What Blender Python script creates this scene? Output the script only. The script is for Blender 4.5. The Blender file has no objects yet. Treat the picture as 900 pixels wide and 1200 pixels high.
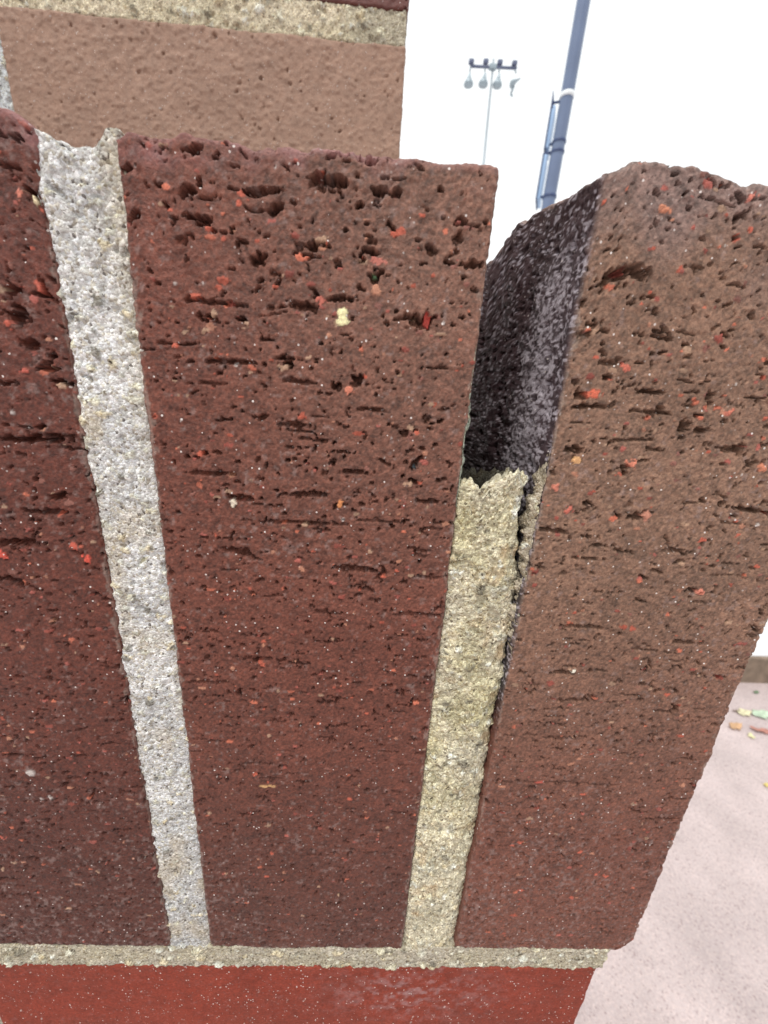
import bpy, bmesh, math, random
import numpy as np
from mathutils import Vector, Matrix

# ------------------------------------------------------------------ camera, sky, sun, exposure
sc = bpy.context.scene
COL = sc.collection
CAMZ = 0.85                    # lens height above the pavement, metres
D = 0.0707                     # lens to wall face, metres
FPX = 450.0                    # focal length in photo pixels (ultra-wide close-up)
PITCH, ROLL, YAW = 0.3059, 0.0658, -0.0413

def basis():
    f = np.array([0, math.cos(PITCH), -math.sin(PITCH)])
    R = np.array([1., 0, 0]); U = np.array([0, math.sin(PITCH), math.cos(PITCH)])
    r = math.cos(ROLL)*R + math.sin(ROLL)*U
    u = math.cos(ROLL)*U - math.sin(ROLL)*R
    c, s = math.cos(YAW), math.sin(YAW)
    Z = np.array([[c, -s, 0], [s, c, 0], [0, 0, 1]])
    return Z@r, Z@u, Z@f
CR, CU, CF = basis()
cam_d = bpy.data.cameras.new('camera'); cam = bpy.data.objects.new('camera', cam_d); COL.objects.link(cam)
cam.matrix_world = Matrix(((CR[0], CU[0], -CF[0], 0), (CR[1], CU[1], -CF[1], 0), (CR[2], CU[2], -CF[2], CAMZ), (0, 0, 0, 1)))
cam_d.sensor_fit = 'VERTICAL'; cam_d.sensor_height = 36.0; cam_d.sensor_width = 27.0
cam_d.lens = 36.0*FPX/1200.0
cam_d.clip_start = 0.005; cam_d.clip_end = 3000
cam_d.dof.use_dof = True; cam_d.dof.focus_distance = 0.085; cam_d.dof.aperture_fstop = 22
sc.camera = cam

SUN_EL, SUN_AZ = math.radians(66), math.radians(222)       # azimuth measured from +Y towards +X
world = bpy.data.worlds.new('World'); sc.world = world; world.use_nodes = True
nt = world.node_tree; N = nt.nodes; L = nt.links
bg = N['Background']; bg.inputs['Strength'].default_value = 0.1
sky = N.new('ShaderNodeTexSky'); sky.sky_type = 'NISHITA'; sky.sun_disc = False
sky.sun_elevation = SUN_EL; sky.sun_rotation = SUN_AZ
geo = N.new('ShaderNodeTexCoord'); nz = N.new('ShaderNodeTexNoise')
nz.inputs['Scale'].default_value = 1.9; nz.inputs['Detail'].default_value = 3.0; nz.inputs['Roughness'].default_value = 0.45
mp = N.new('ShaderNodeMapping'); mp.inputs['Location'].default_value = (0.35, 0.2, 0.1)
L.new(geo.outputs['Generated'], mp.inputs[0]); L.new(mp.outputs[0], nz.inputs['Vector'])
rp = N.new('ShaderNodeValToRGB'); rp.color_ramp.elements[0].position = 0.10; rp.color_ramp.elements[1].position = 0.22
L.new(nz.outputs['Fac'], rp.inputs[0])
mx = N.new('ShaderNodeMix'); mx.data_type = 'RGBA'
GAP = Vector(CR*(905-450)/FPX - CU*(105-600)/FPX + CF).normalized()   # one thin spot in the cloud
gd = N.new('ShaderNodeVectorMath'); gd.operation = 'DISTANCE'; gd.inputs[1].default_value = GAP; L.new(geo.outputs['Generated'], gd.inputs[0])
ga = N.new('ShaderNodeMath'); ga.operation = 'MULTIPLY_ADD'; ga.inputs[1].default_value = 0.22; L.new(nz.outputs['Fac'], ga.inputs[0]); L.new(gd.outputs['Value'], ga.inputs[2])
gm = N.new('ShaderNodeMapRange'); gm.inputs[1].default_value = 0.12; gm.inputs[2].default_value = 0.24; gm.inputs[3].default_value = 0.84; gm.inputs[4].default_value = 1.0; L.new(ga.outputs[0], gm.inputs[0])
gx = N.new('ShaderNodeMath'); gx.operation = 'MULTIPLY'; L.new(rp.outputs[0], gx.inputs[0]); L.new(gm.outputs[0], gx.inputs[1])
L.new(gx.outputs[0], mx.inputs['Factor']); L.new(sky.outputs[0], mx.inputs['A'])
mx.inputs['B'].default_value = (8.6, 8.85, 8.9, 1)                    # bright thin overcast
L.new(mx.outputs['Result'], bg.inputs['Color'])
sun_d = bpy.data.lights.new('sun', 'SUN'); sun = bpy.data.objects.new('sun', sun_d); COL.objects.link(sun)
sun_d.energy = 1.5; sun_d.angle = math.radians(10); sun_d.color = (1.0, 0.96, 0.9)
sd = Vector((math.sin(SUN_AZ)*math.cos(SUN_EL), math.cos(SUN_AZ)*math.cos(SUN_EL), math.sin(SUN_EL)))
sun.rotation_euler = sd.to_track_quat('Z', 'Y').to_euler()
sc.view_settings.view_transform = 'Standard'; sc.view_settings.look = 'None'
sc.view_settings.exposure = 0.45; sc.view_settings.gamma = 1.0
sc.view_settings.use_curve_mapping = False

# ------------------------------------------------------------------ helpers
def at(px, py, Y):
    """world point at depth Y (metres from the lens along +Y) seen at photo pixel px, py"""
    d = CR*(px-450)/FPX - CU*(py-600)/FPX + CF
    d = d*(Y/d[1]); return np.array([d[0], d[1], d[2]+CAMZ])
def wall(px, py, Y=D):
    """millimetre wall coordinates x, z (z = 0 at lens height)"""
    p = at(px, py, Y); return p[0]*1000, (p[2]-CAMZ)*1000
def s2l(c):
    c = np.asarray(c, float)/255.0
    return np.where(c <= 0.04045, c/12.92, ((c+0.055)/1.055)**2.4)

def _hash(ix, iy, iz, seed):
    h = (ix.astype(np.uint32)*np.uint32(374761393) + iy.astype(np.uint32)*np.uint32(668265263)
         + iz.astype(np.uint32)*np.uint32(2246822519) + np.uint32((seed*3266489917) & 0xffffffff))
    h ^= h >> np.uint32(15); h *= np.uint32(2246822519); h ^= h >> np.uint32(13); h *= np.uint32(3266489917); h ^= h >> np.uint32(16)
    return h.astype(np.float64)/4294967295.0
def noise(P, scale, seed=0):
    """smooth value noise in -1..1; P (n,3); scale = cell size per axis or scalar"""
    q = P/np.asarray(scale, float); i = np.floor(q).astype(np.int64); f = q-i; f = f*f*f*(f*(f*6-15)+10)
    out = 0
    for a in (0, 1):
        wa = f[:, 0] if a else 1-f[:, 0]
        for b in (0, 1):
            wb = f[:, 1] if b else 1-f[:, 1]
            for c in (0, 1):
                wc = f[:, 2] if c else 1-f[:, 2]
                out = out + wa*wb*wc*_hash(i[:, 0]+a, i[:, 1]+b, i[:, 2]+c, seed)
    return out*2-1
def fbm(P, scale, seed, oct=3, gain=0.5):
    s = np.asarray(scale, float); a = 1.0; t = 0; n = 0
    for o in range(oct):
        t = t + a*noise(P, s, seed+o*17); n += a; a *= gain; s = s/2.03
    return t/n
def sstep(a, b, x):
    t = np.clip((x-a)/(b-a), 0, 1); return t*t*(3-2*t)

def tagp(o, label=None, cat=None, group=None, kind=None):
    for k, v in (('label', label), ('category', cat), ('group', group), ('kind', kind)):
        if v: o[k] = v
    return o
def thing(name, label, cat, loc=(0, 0, 0), group=None):
    o = bpy.data.objects.new(name, None); o.empty_display_size = 0.02; COL.objects.link(o); o.location = loc
    return tagp(o, label, cat, group)
def link(name, me, parent=None, mat=None):
    if mat is not None and not me.materials: me.materials.append(mat)
    o = bpy.data.objects.new(name, me); COL.objects.link(o)
    if parent is not None:
        o.parent = parent; o.matrix_parent_inverse = Matrix.Translation(-Vector(parent.location))
    return o
def fast_mesh(name, V, quads, ngons=(), colors=None):
    me = bpy.data.meshes.new(name)
    nq = len(quads); tot = nq*4+sum(len(n) for n in ngons)
    me.vertices.add(len(V)); me.vertices.foreach_set('co', np.ascontiguousarray(V, np.float32).ravel())
    loops = np.concatenate([np.asarray(quads, np.int32).ravel()]+[np.asarray(n, np.int32) for n in ngons])
    starts = np.concatenate([np.arange(nq)*4, nq*4+np.cumsum([0]+[len(n) for n in ngons])[:-1]]).astype(np.int32)
    me.loops.add(tot); me.loops.foreach_set('vertex_index', loops)
    me.polygons.add(nq+len(ngons)); me.polygons.foreach_set('loop_start', starts)
    me.update(calc_edges=True); me.validate()
    me.polygons.foreach_set('use_smooth', [True]*len(me.polygons))
    if colors is not None:
        ca = me.color_attributes.new('tint', 'FLOAT_COLOR', 'POINT')
        c4 = np.ones((len(V), 4), np.float32); c4[:, :3] = colors
        ca.data.foreach_set('color', c4.ravel())
    return me
def spaced(a, b, s0, s1=None, pw=1.0):
    """coordinates from a to b with a step going from s0 to s1"""
    s1 = s1 or s0; out = [a]; x = a
    if b <= a: return np.array([a])
    while x < b:
        t = (x-a)/(b-a); x += s0+(s1-s0)*t**pw; out.append(x)
    out = np.array(out); return a+(out-a)*(b-a)/(out[-1]-a)

class Block:
    """box skin on a lattice (mm) with rounded, worn edges; displaced afterwards"""
    def __init__(s, xs, ys, zs):
        s.xs, s.ys, s.zs = xs, ys, zs
        nx, ny, nz_ = len(xs), len(ys), len(zs); s.n = (nx, ny, nz_)
        m = np.zeros((nx, ny, nz_), bool)
        m[0] = m[-1] = True; m[:, 0] = True; m[:, -1, 0] = m[:, -1, -1] = True; m[:, :, 0] = m[:, :, -1] = True
        m[0, -1] = m[-1, -1] = True
        s.id = np.full(m.shape, -1, np.int32); s.id[m] = np.arange(m.sum())
        ii = np.argwhere(m); s.I = ii
        s.P = np.stack([xs[ii[:, 0]], ys[ii[:, 1]], zs[ii[:, 2]]], 1)
        def q(g, flip):
            a = np.stack([g[:-1, :-1], g[1:, :-1], g[1:, 1:], g[:-1, 1:]], -1).reshape(-1, 4)
            return a[:, ::-1] if flip else a
        d = s.id
        s.Q = np.concatenate([q(d[:, 0, :], False), q(d[0], True), q(d[-1], False), q(d[:, :, 0], True), q(d[:, :, -1], False)])
        s.ng = [np.concatenate([d[:, -1, 0][::-1], d[0, -1, 1:], d[1:, -1, -1], d[-1, -1, 1:-1][::-1]])]
    def round(s, r):
        lo = np.array([s.xs[0], s.ys[0], s.zs[0]]); hi = np.array([s.xs[-1], s.ys[-1], s.zs[-1]])
        r = np.broadcast_to(r, (len(s.P),))[:, None]
        pin = np.clip(s.P, lo+r, hi-r); d = s.P-pin; L_ = np.linalg.norm(d, axis=1, keepdims=True); L_[L_ == 0] = 1
        s.Nn = d/L_; s.P0 = s.P.copy(); s.P = pin+s.Nn*r
    def front(s, H):                       # heightfield over [x, z] -> per-vertex values
        return H[s.I[:, 0], s.I[:, 2]]
    def mesh(s, name, colors): return fast_mesh(name, s.P*0.001, s.Q, s.ng, colors)

class Relief:
    """height and colour masks over a face, in mm"""
    def __init__(s, us, vs, seed):
        s.us, s.vs = us, vs; sh = (len(us), len(vs)); s.H = np.zeros(sh); s.grog = np.zeros(sh); s.white = np.zeros(sh)
        s.gcol = np.zeros(sh+(3,)); s.rng = np.random.default_rng(seed); s.seed = seed
        U, V_ = np.meshgrid(us, vs, indexing='ij'); s.U, s.V = U, V_
        P = np.stack([U.ravel(), np.full(U.size, seed*3.7), V_.ravel()], 1); s.P3 = P
        s.warp = fbm(P, (1.5, 1, 1.1), seed+5, 3).reshape(sh)
        s.warp2 = fbm(P, (0.7, 1, 0.7), seed+9, 2).reshape(sh)
    def win(s, u, v, R):
        i0, i1 = np.searchsorted(s.us, [u-R, u+R]); j0, j1 = np.searchsorted(s.vs, [v-R, v+R])
        return (slice(i0, i1), slice(j0, j1)) if i1 > i0 and j1 > j0 else None
    def pit(s, u, v, a, b, depth, ang=0.0, warp=0.55):
        w = s.win(u, v, max(a, b)*1.8+0.4)
        if w is None: return
        du, dv = s.U[w]-u, s.V[w]-v; c, n = math.cos(ang), math.sin(ang)
        x, y = (du*c+dv*n)/a, (-du*n+dv*c)/b
        d = np.sqrt(x*x+y*y)*1.0+s.warp[w]*warp*1.2+s.warp2[w]*warp*1.9+0.03
        k = 1-sstep(0.78, 1.0, d)
        k = k*np.clip(0.95+0.55*y, 0.25, 1.35)            # deepest under the upper lip
        depth = depth*1.2*(1+0.55*s.warp2[w]+0.3*s.warp[w])
        s.H[w] = np.minimum(s.H[w], s.H[w]*(1-k)-depth*k)
        lip = sstep(1.6, 1.05, d)*(1-k)*(0.5+0.5*np.clip(y, -1, 1))
        s.H[w] += 0.14*lip*np.minimum(1, depth)
    def crack(s, u, v, n, step, th, depth):
        for _ in range(n):
            l_ = step*s.rng.uniform(0.5, 1.4)
            if s.rng.random() < 0.68: s.pit(u, v, l_*0.62, th*s.rng.uniform(0.7, 1.4), depth*s.rng.uniform(0.6, 1.2), s.rng.normal()*0.12, 0.4); u += l_
            else: s.pit(u, v, th*1.1, l_*0.4, depth, s.rng.normal()*0.4, 0.4); u += th; v += s.rng.choice((-1, 1))*l_*0.4
    def nub(s, u, v, a, b, h, col, sink=0.0):
        col = np.asarray(col); col = 1.05*(col*0.88+col.mean()*0.12)*np.array([1, 1.04, 0.95])
        w = s.win(u, v, max(a, b)*1.7+0.3)
        if w is None: return
        x, y = (s.U[w]-u)/a, (s.V[w]-v)/b
        d = np.sqrt(x*x+y*y)+s.warp2[w]*0.85+s.warp[w]*0.35
        k = 1-sstep(0.72, 1.0, d); dome = np.sqrt(np.clip(1-np.clip(d, 0, 1)**2, 0, 1))
        s.H[w] = np.where(k > 0, s.H[w]*(1-k)+(h*dome-sink)*k, s.H[w])
        s.gcol[w] = s.gcol[w]*(1-k[..., None])+np.asarray(col)*k[..., None]; s.grog[w] = np.maximum(s.grog[w], k)
    def speck(s, u, v, a):
        w = s.win(u, v, a*1.7+0.2)
        if w is None: return
        d = np.sqrt(((s.U[w]-u)/a)**2+((s.V[w]-v)/a)**2)+s.warp2[w]*0.5
        k = 1-sstep(0.6, 1.1, d); s.white[w] = np.maximum(s.white[w], k); s.H[w] += k*a*0.3

# ------------------------------------------------------------------ materials
def new_mat(name):
    m = bpy.data.materials.new(name); m.use_nodes = True
    return m, m.node_tree.nodes, m.node_tree.links, m.node_tree.nodes['Principled BSDF']
def tinted(name, rough, spec, grain_scale, grain_amt, bump, bump_dist, sparkle=0.0, vor=0.0):
    """colour of the thing from its own tint layer, with fine grain and relief on top (object space, per mm)"""
    m, n, l, b = new_mat(name)
    b.inputs['Roughness'].default_value = rough; b.inputs['Specular IOR Level'].default_value = spec
    at_ = n.new('ShaderNodeAttribute'); at_.attribute_name = 'tint'
    tc = n.new('ShaderNodeTexCoord'); sc_ = n.new('ShaderNodeMapping'); sc_.inputs['Scale'].default_value = (1000,)*3
    l.new(tc.outputs['Object'], sc_.inputs[0])
    nn = n.new('ShaderNodeTexNoise'); nn.inputs['Scale'].default_value = grain_scale; nn.inputs['Detail'].default_value = 4; nn.inputs['Roughness'].default_value = 0.65
    l.new(sc_.outputs[0], nn.inputs['Vector'])
    mr = n.new('ShaderNodeMapRange'); mr.inputs[1].default_value = 0.3; mr.inputs[2].default_value = 0.7
    mr.inputs[3].default_value = 1-grain_amt; mr.inputs[4].default_value = 1+grain_amt; l.new(nn.outputs['Fac'], mr.inputs[0])
    mul = n.new('ShaderNodeVectorMath'); mul.operation = 'SCALE'; l.new(at_.outputs['Color'], mul.inputs[0]); l.new(mr.outputs[0], mul.inputs['Scale'])
    col = mul.outputs[0]; height = nn.outputs['Fac']
    if vor:
        v = n.new('ShaderNodeTexVoronoi'); v.inputs['Scale'].default_value = vor; l.new(sc_.outputs[0], v.inputs['Vector'])
        cr = n.new('ShaderNodeValToRGB'); e = cr.color_ramp; e.interpolation = 'CONSTANT'
        stops = ((0, (0.3, 0.27, 0.25)), (0.022, (0.58, 0.52, 0.44)), (0.09, (0.82, 0.80, 0.76)), (0.42, (1.0, 0.98, 0.94)), (0.62, (0.92, 0.86, 0.74)), (0.72, (1.1, 1.1, 1.1)), (0.9, (1.35, 1.33, 1.3)))
        e.elements[0].position = 0; e.elements[0].color = (*stops[0][1], 1); e.elements[1].position = 0.022; e.elements[1].color = (*stops[1][1], 1)
        for p_, c_ in stops[2:]:
            el = e.elements.new(p_); el.color = (*c_, 1)
        sp = n.new('ShaderNodeSeparateColor'); l.new(v.outputs['Color'], sp.inputs[0]); l.new(sp.outputs[0], cr.inputs[0])
        m2 = n.new('ShaderNodeVectorMath'); m2.operation = 'MULTIPLY'; l.new(col, m2.inputs[0]); l.new(cr.outputs[0], m2.inputs[1]); col = m2.outputs[0]
        ma = n.new('ShaderNodeMath'); ma.operation = 'MULTIPLY_ADD'; ma.inputs[1].default_value = -1.0; l.new(v.outputs['Distance'], ma.inputs[0]); l.new(height, ma.inputs[2]); height = ma.outputs[0]
    if sparkle:
        v = n.new('ShaderNodeTexVoronoi'); v.inputs['Scale'].default_value = 1.5; l.new(sc_.outputs[0], v.inputs['Vector'])
        sp = n.new('ShaderNodeSeparateColor'); l.new(v.outputs['Color'], sp.inputs[0])
        g1 = n.new('ShaderNodeMath'); g1.operation = 'GREATER_THAN'; g1.inputs[1].default_value = 1-sparkle; l.new(sp.outputs[0], g1.inputs[0])
        g2 = n.new('ShaderNodeMath'); g2.operation = 'LESS_THAN'; g2.inputs[1].default_value = 0.3; l.new(v.outputs['Distance'], g2.inputs[0])
        g = n.new('ShaderNodeMath'); g.operation = 'MULTIPLY'; l.new(g1.outputs[0], g.inputs[0]); l.new(g2.outputs[0], g.inputs[1])
        g3 = n.new('ShaderNodeMath'); g3.operation = 'MULTIPLY'; l.new(g.outputs[0], g3.inputs[0]); l.new(sp.outputs[1], g3.inputs[1])
        mm = n.new('ShaderNodeMix'); mm.data_type = 'RGBA'; l.new(g3.outputs[0], mm.inputs['Factor']); l.new(col, mm.inputs['A']); mm.inputs['B'].default_value = (0.75, 0.68, 0.64, 1)
        col = mm.outputs['Result']
    bp = n.new('ShaderNodeBump'); bp.inputs['Strength'].default_value = bump; bp.inputs['Distance'].default_value = bump_dist
    l.new(height, bp.inputs['Height']); l.new(bp.outputs[0], b.inputs['Normal'])
    l.new(col, b.inputs['Base Color'])
    return m
M_BRICK = tinted('fired_clay', 0.55, 0.4, 2.2, 0.26, 0.9, 0.00045, sparkle=0.06)
M_RED = tinted('smooth_red_clay', 0.75, 0.2, 1.3, 0.30, 0.6, 0.0002, sparkle=0.14)
M_MORTAR = tinted('sandy_mortar', 0.85, 0.2, 2.5, 0.15, 0.9, 0.0005, vor=2.1)
M_COARSE = tinted('plain_clay', 0.8, 0.3, 0.8, 0.3, 0.8, 0.0006)

# ------------------------------------------------------------------ brick builder
GROG = [s2l((190, 84, 60)), s2l((206, 104, 76)), s2l((172, 84, 74)), s2l((182, 118, 94)), s2l((148, 66, 54)), s2l((140, 84, 74)), s2l((176, 134, 112))]
def cracked_brick(name, parent, x0, x1, z0, z1, depth, seed, base, heroes, density=1.0, zstep=(0.44, 0.21), xstep=0.2,
                  prof=None, side_step=None, worn=0.8, mat=None, side_fn=None, relief=1.0, tint_fn=None, y0=None, smooth=False):
    y0 = D*1000 if y0 is None else y0
    xs = spaced(x0, x1, xstep); zs = spaced(z0, z1, *zstep)
    s0 = side_step or 0.35
    ys = np.concatenate([spaced(0, 3, 0.25), spaced(3, depth, s0, 4.5 if side_step else 6)[1:]])+y0
    B = Block(xs, ys, zs); rng = np.random.default_rng(seed)
    F = Relief(xs, zs, seed)
    W, Hh = x1-x0, z1-z0
    # random furniture of the torn wire-cut face: pits, slits, grog grains, pale specks
    def rz(k): return z0+Hh*rng.beta(k, 1.0)
    if not smooth:
        for _ in range(int(250*density)):                     # small pocks
            u, v = rng.uniform(x0, x1), rz(1.3); a = 0.16+0.42*rng.random()**2
            F.pit(u, v, a*rng.uniform(1.0, 2.2), a*rng.uniform(0.6, 1.1), rng.uniform(0.5, 1.2), rng.normal()*0.7)
        for _ in range(int(95*density)):                     # torn pits, many with a grain left at the end
            u, v = rng.uniform(x0, x1), rz(1.9); a = (0.35+0.75*rng.random()**2)*(0.75+0.4*(v-z0)/Hh)
            F.pit(u, v, a*rng.uniform(1.0, 1.8), a*rng.uniform(0.35, 0.65), rng.uniform(1.5, 2.6), rng.normal()*0.35, 0.5)
            if rng.random() < 0.7:
                F.nub(u+rng.choice((-1, 1))*a*rng.uniform(0.6, 1.2), v-a*rng.uniform(0.1, 0.8), a*0.85, a*0.6, 0.2, GROG[rng.integers(7)], 0.1)
        for _ in range(int(320*density)):                     # pin pocks, everywhere
            u, v = rng.uniform(x0, x1), z0+Hh*rng.random()**1.4; a = rng.uniform(0.2, 0.42)
            F.pit(u, v, a*rng.uniform(1, 2), a, rng.uniform(0.6, 1.3), rng.normal()*0.4)
        for _ in range(int(40*density)):                      # short tears low on the face
            F.crack(rng.uniform(x0, x1), z0+Hh*0.6*rng.random(), rng.integers(2, 4), rng.uniform(0.8, 1.6), rng.uniform(0.22, 0.4), rng.uniform(0.9, 1.5))
        for _ in range(int(34*density)):                      # drag slits
            u, v = rng.uniform(x0, x1), rz(1.3); a = rng.uniform(1.2, 4.2)
            F.pit(u, v, a, rng.uniform(0.14, 0.28), rng.uniform(0.5, 1.2), rng.normal()*0.05, 0.42)
        for _ in range(int(60*density)):                      # stepping tears
            F.crack(rng.uniform(x0, x1), rz(1.6), rng.integers(2, 6), rng.uniform(0.8, 1.7), rng.uniform(0.18, 0.36), rng.uniform(0.8, 1.5))
        for _ in range(int(480*density)):                     # bare grog grains
            u, v = rng.uniform(x0, x1), rz(1.4); a = 0.18+0.48*rng.random()**1.8
            F.nub(u, v, a*rng.uniform(1, 1.6), a*rng.uniform(0.7, 1), rng.uniform(0.05, 0.25), GROG[rng.integers(7)]*rng.uniform(0.7, 1.1), 0.02)
    for _ in range(int((150 if not smooth else 420)*(density if not smooth else 1))):
        F.speck(rng.uniform(x0, x1), z0+Hh*rng.random()**1.3, 0.07+0.16*rng.random()**3)
    for h in heroes:
        k, px, py = h[0], h[1], h[2]; u, v = wall(px, py)
        if k == 'slit':                                       # px, py, width px, thickness mm, depth, angle
            u2, _ = wall(px+h[3]/2, py); u1, _ = wall(px-h[3]/2, py); F.pit(u, v, (u2-u1)/2*1.05, h[4], h[5], h[6] if len(h) > 6 else 0, 0.38)
        elif k == 'pit': F.pit(u, v, h[3]*0.85, h[4]*0.8, h[5]*0.9, h[6] if len(h) > 6 else 0)
        elif k == 'nub': F.nub(u, v, h[3], h[4], 0.25, s2l(h[5]), h[6] if len(h) > 6 else 0.05)
        elif k == 'white': F.speck(u, v, h[3])
    # rounding with worn, uneven arrises
    r = worn*(1.0+0.55*noise(B.P, 4.0, seed+31)+0.35*noise(B.P, 1.3, seed+32))
    B.round(np.clip(r, 0.15, None))
    P = B.P0
    wf = np.clip(-B.Nn[:, 1], 0, 1)**1.5
    if smooth:
        h = 0.15*fbm(P, 9, seed+1, 2)+0.10*fbm(P, (1.1, 0.9, 1.1), seed+2, 2)-0.8*np.clip(fbm(P, (2.4, 2, 1.6), seed+3, 3)-0.42, 0, 0.3)
    else:
        top = np.clip((P[:, 2]-z0)/Hh, 0, 1)
        rug = fbm(P, (1.5, 1.2, 1.0), seed+2, 3)
        fold = -np.abs(fbm(P, (4.5, 3, 2.2), seed+7, 3))      # torn ridges
        h = relief*(0.30*fbm(P, 16, seed+1, 2)+(0.08+0.03*top)*rug+(0.05+0.07*top)*fold+0.15*fbm(P, 0.62, seed+3, 2)-0.13*np.clip(noise(P, (1.0, 0.9, 0.7), seed+4)-0.15, 0, 1))
        thr = fbm(P, (1.5, 1.2, 0.85), seed+21, 4, 0.6)        # ragged natural pitting
        h -= relief*(0.45+0.55*top)*np.clip(thr-0.47, 0, 0.13)*9.0
    h = h+wf*B.front(F.H)
    sidew = np.abs(B.Nn[:, 0])
    if side_fn is not None: h = h+sidew*side_fn(P, 'h')
    B.P = B.P+B.Nn*h[:, None]
    if prof is not None:                                      # broken top outline
        t = sstep(z1-45, z1, P[:, 2])
        B.P[:, 2] += prof(P)*t
    if not smooth:
        tb = sstep(z0+5, z0, P[:, 2]); xc = sstep(x1-5, x1, P[:, 0])
        B.P[:, 2] += tb*(0.9*fbm(P*[1, 0.4, 0], 3.2, seed+61, 4, 0.65)+0.25+2.2*xc**2*(x1 > 1.1*K))
        B.P[:, 0] -= (x1 > 1.1*K)*sstep(z0+5, z0, P[:, 2])*xc*1.2
    # ---- clay colour, with glints, haze and shade painted in
    base = np.asarray(base)
    v1 = fbm(P, (14, 9, 14), seed+41, 3)[:, None]; v2 = fbm(P, (2.2, 2, 1.8), seed+42, 3)[:, None]
    v3 = fbm(P, (0.55, 0.5, 0.45), seed+43, 2)[:, None]
    v4 = noise(P, (0.36, 0.35, 0.34), seed+44)[:, None]
    c = base*(1.04+0.16*v1+0.26*v2+(0.0 if smooth else 1)*(0.65*np.clip(v3-0.03, -0.5, 1)+0.24*v4))  # fine noise terms paint pale glints into the colour
    if tint_fn is not None: c = tint_fn(P, c)
    c = c*(1-0.10*np.clip(-v2, 0, 1))
    if not smooth:
        ex = np.minimum(P[:, 0]-x0, x1-P[:, 0]); ez = P[:, 2]-z0
        film = np.clip(sstep(0.25, 0.6, fbm(P, (0.9, 1, 1.6), seed+71, 3)+0.75*np.exp(-np.minimum(ex, ez)/0.8)-0.12*np.minimum(ex, ez)), 0, 1)[:, None]*wf[:, None]*0.28*(P[:, 2] < T-12)[:, None]
        c = c*(1-film)+s2l((186, 176, 164))*film
        pale_fleck = np.clip(fbm(P, (1.1, 1, 1.0), seed+73, 3)-0.30+0.16*fbm(P, (20, 5, 14), seed+74, 2)+0.14*sstep(z0+70, z0, P[:, 2]), 0, 0.3)[:, None]*1.6  # pinkish-grey flecks, denser towards the bottom
        c = c*(1-pale_fleck)+s2l((150, 128, 122))*pale_fleck
    pk = (B.front(F.grog)*wf)[:, None]; c = c*(1-pk)+B.front(F.gcol)*pk
    wk = (B.front(F.white)*wf)[:, None]*0.75; c = c*(1-wk)+np.array([0.62, 0.56, 0.52])*wk
    if side_fn is not None:
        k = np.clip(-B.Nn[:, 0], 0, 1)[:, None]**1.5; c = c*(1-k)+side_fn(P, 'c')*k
    c = np.clip(c, 0.005, 0.9)
    me = B.mesh(name, c)
    o = link(name, me, parent, mat or M_BRICK)
    o.location = (0, 0, 0)
    return o

def wallspace(o):                                             # meshes are in wall mm: raise them to lens height
    o.location.z += CAMZ
    return o

# ------------------------------------------------------------------ the wall
K = D*1000
SOL_Z0, SOL_Z1 = wall(245, 1112)[1]+0.3, 33.6
BED_Z0, BED_Z1 = wall(360, 1133)[1], SOL_Z0
DEPTH = 165.0
brick_wall = thing('brick_wall', 'low garden wall of dark brown soldier bricks with wide mortar joints, close up', 'wall', (0, 0, 0))

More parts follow.
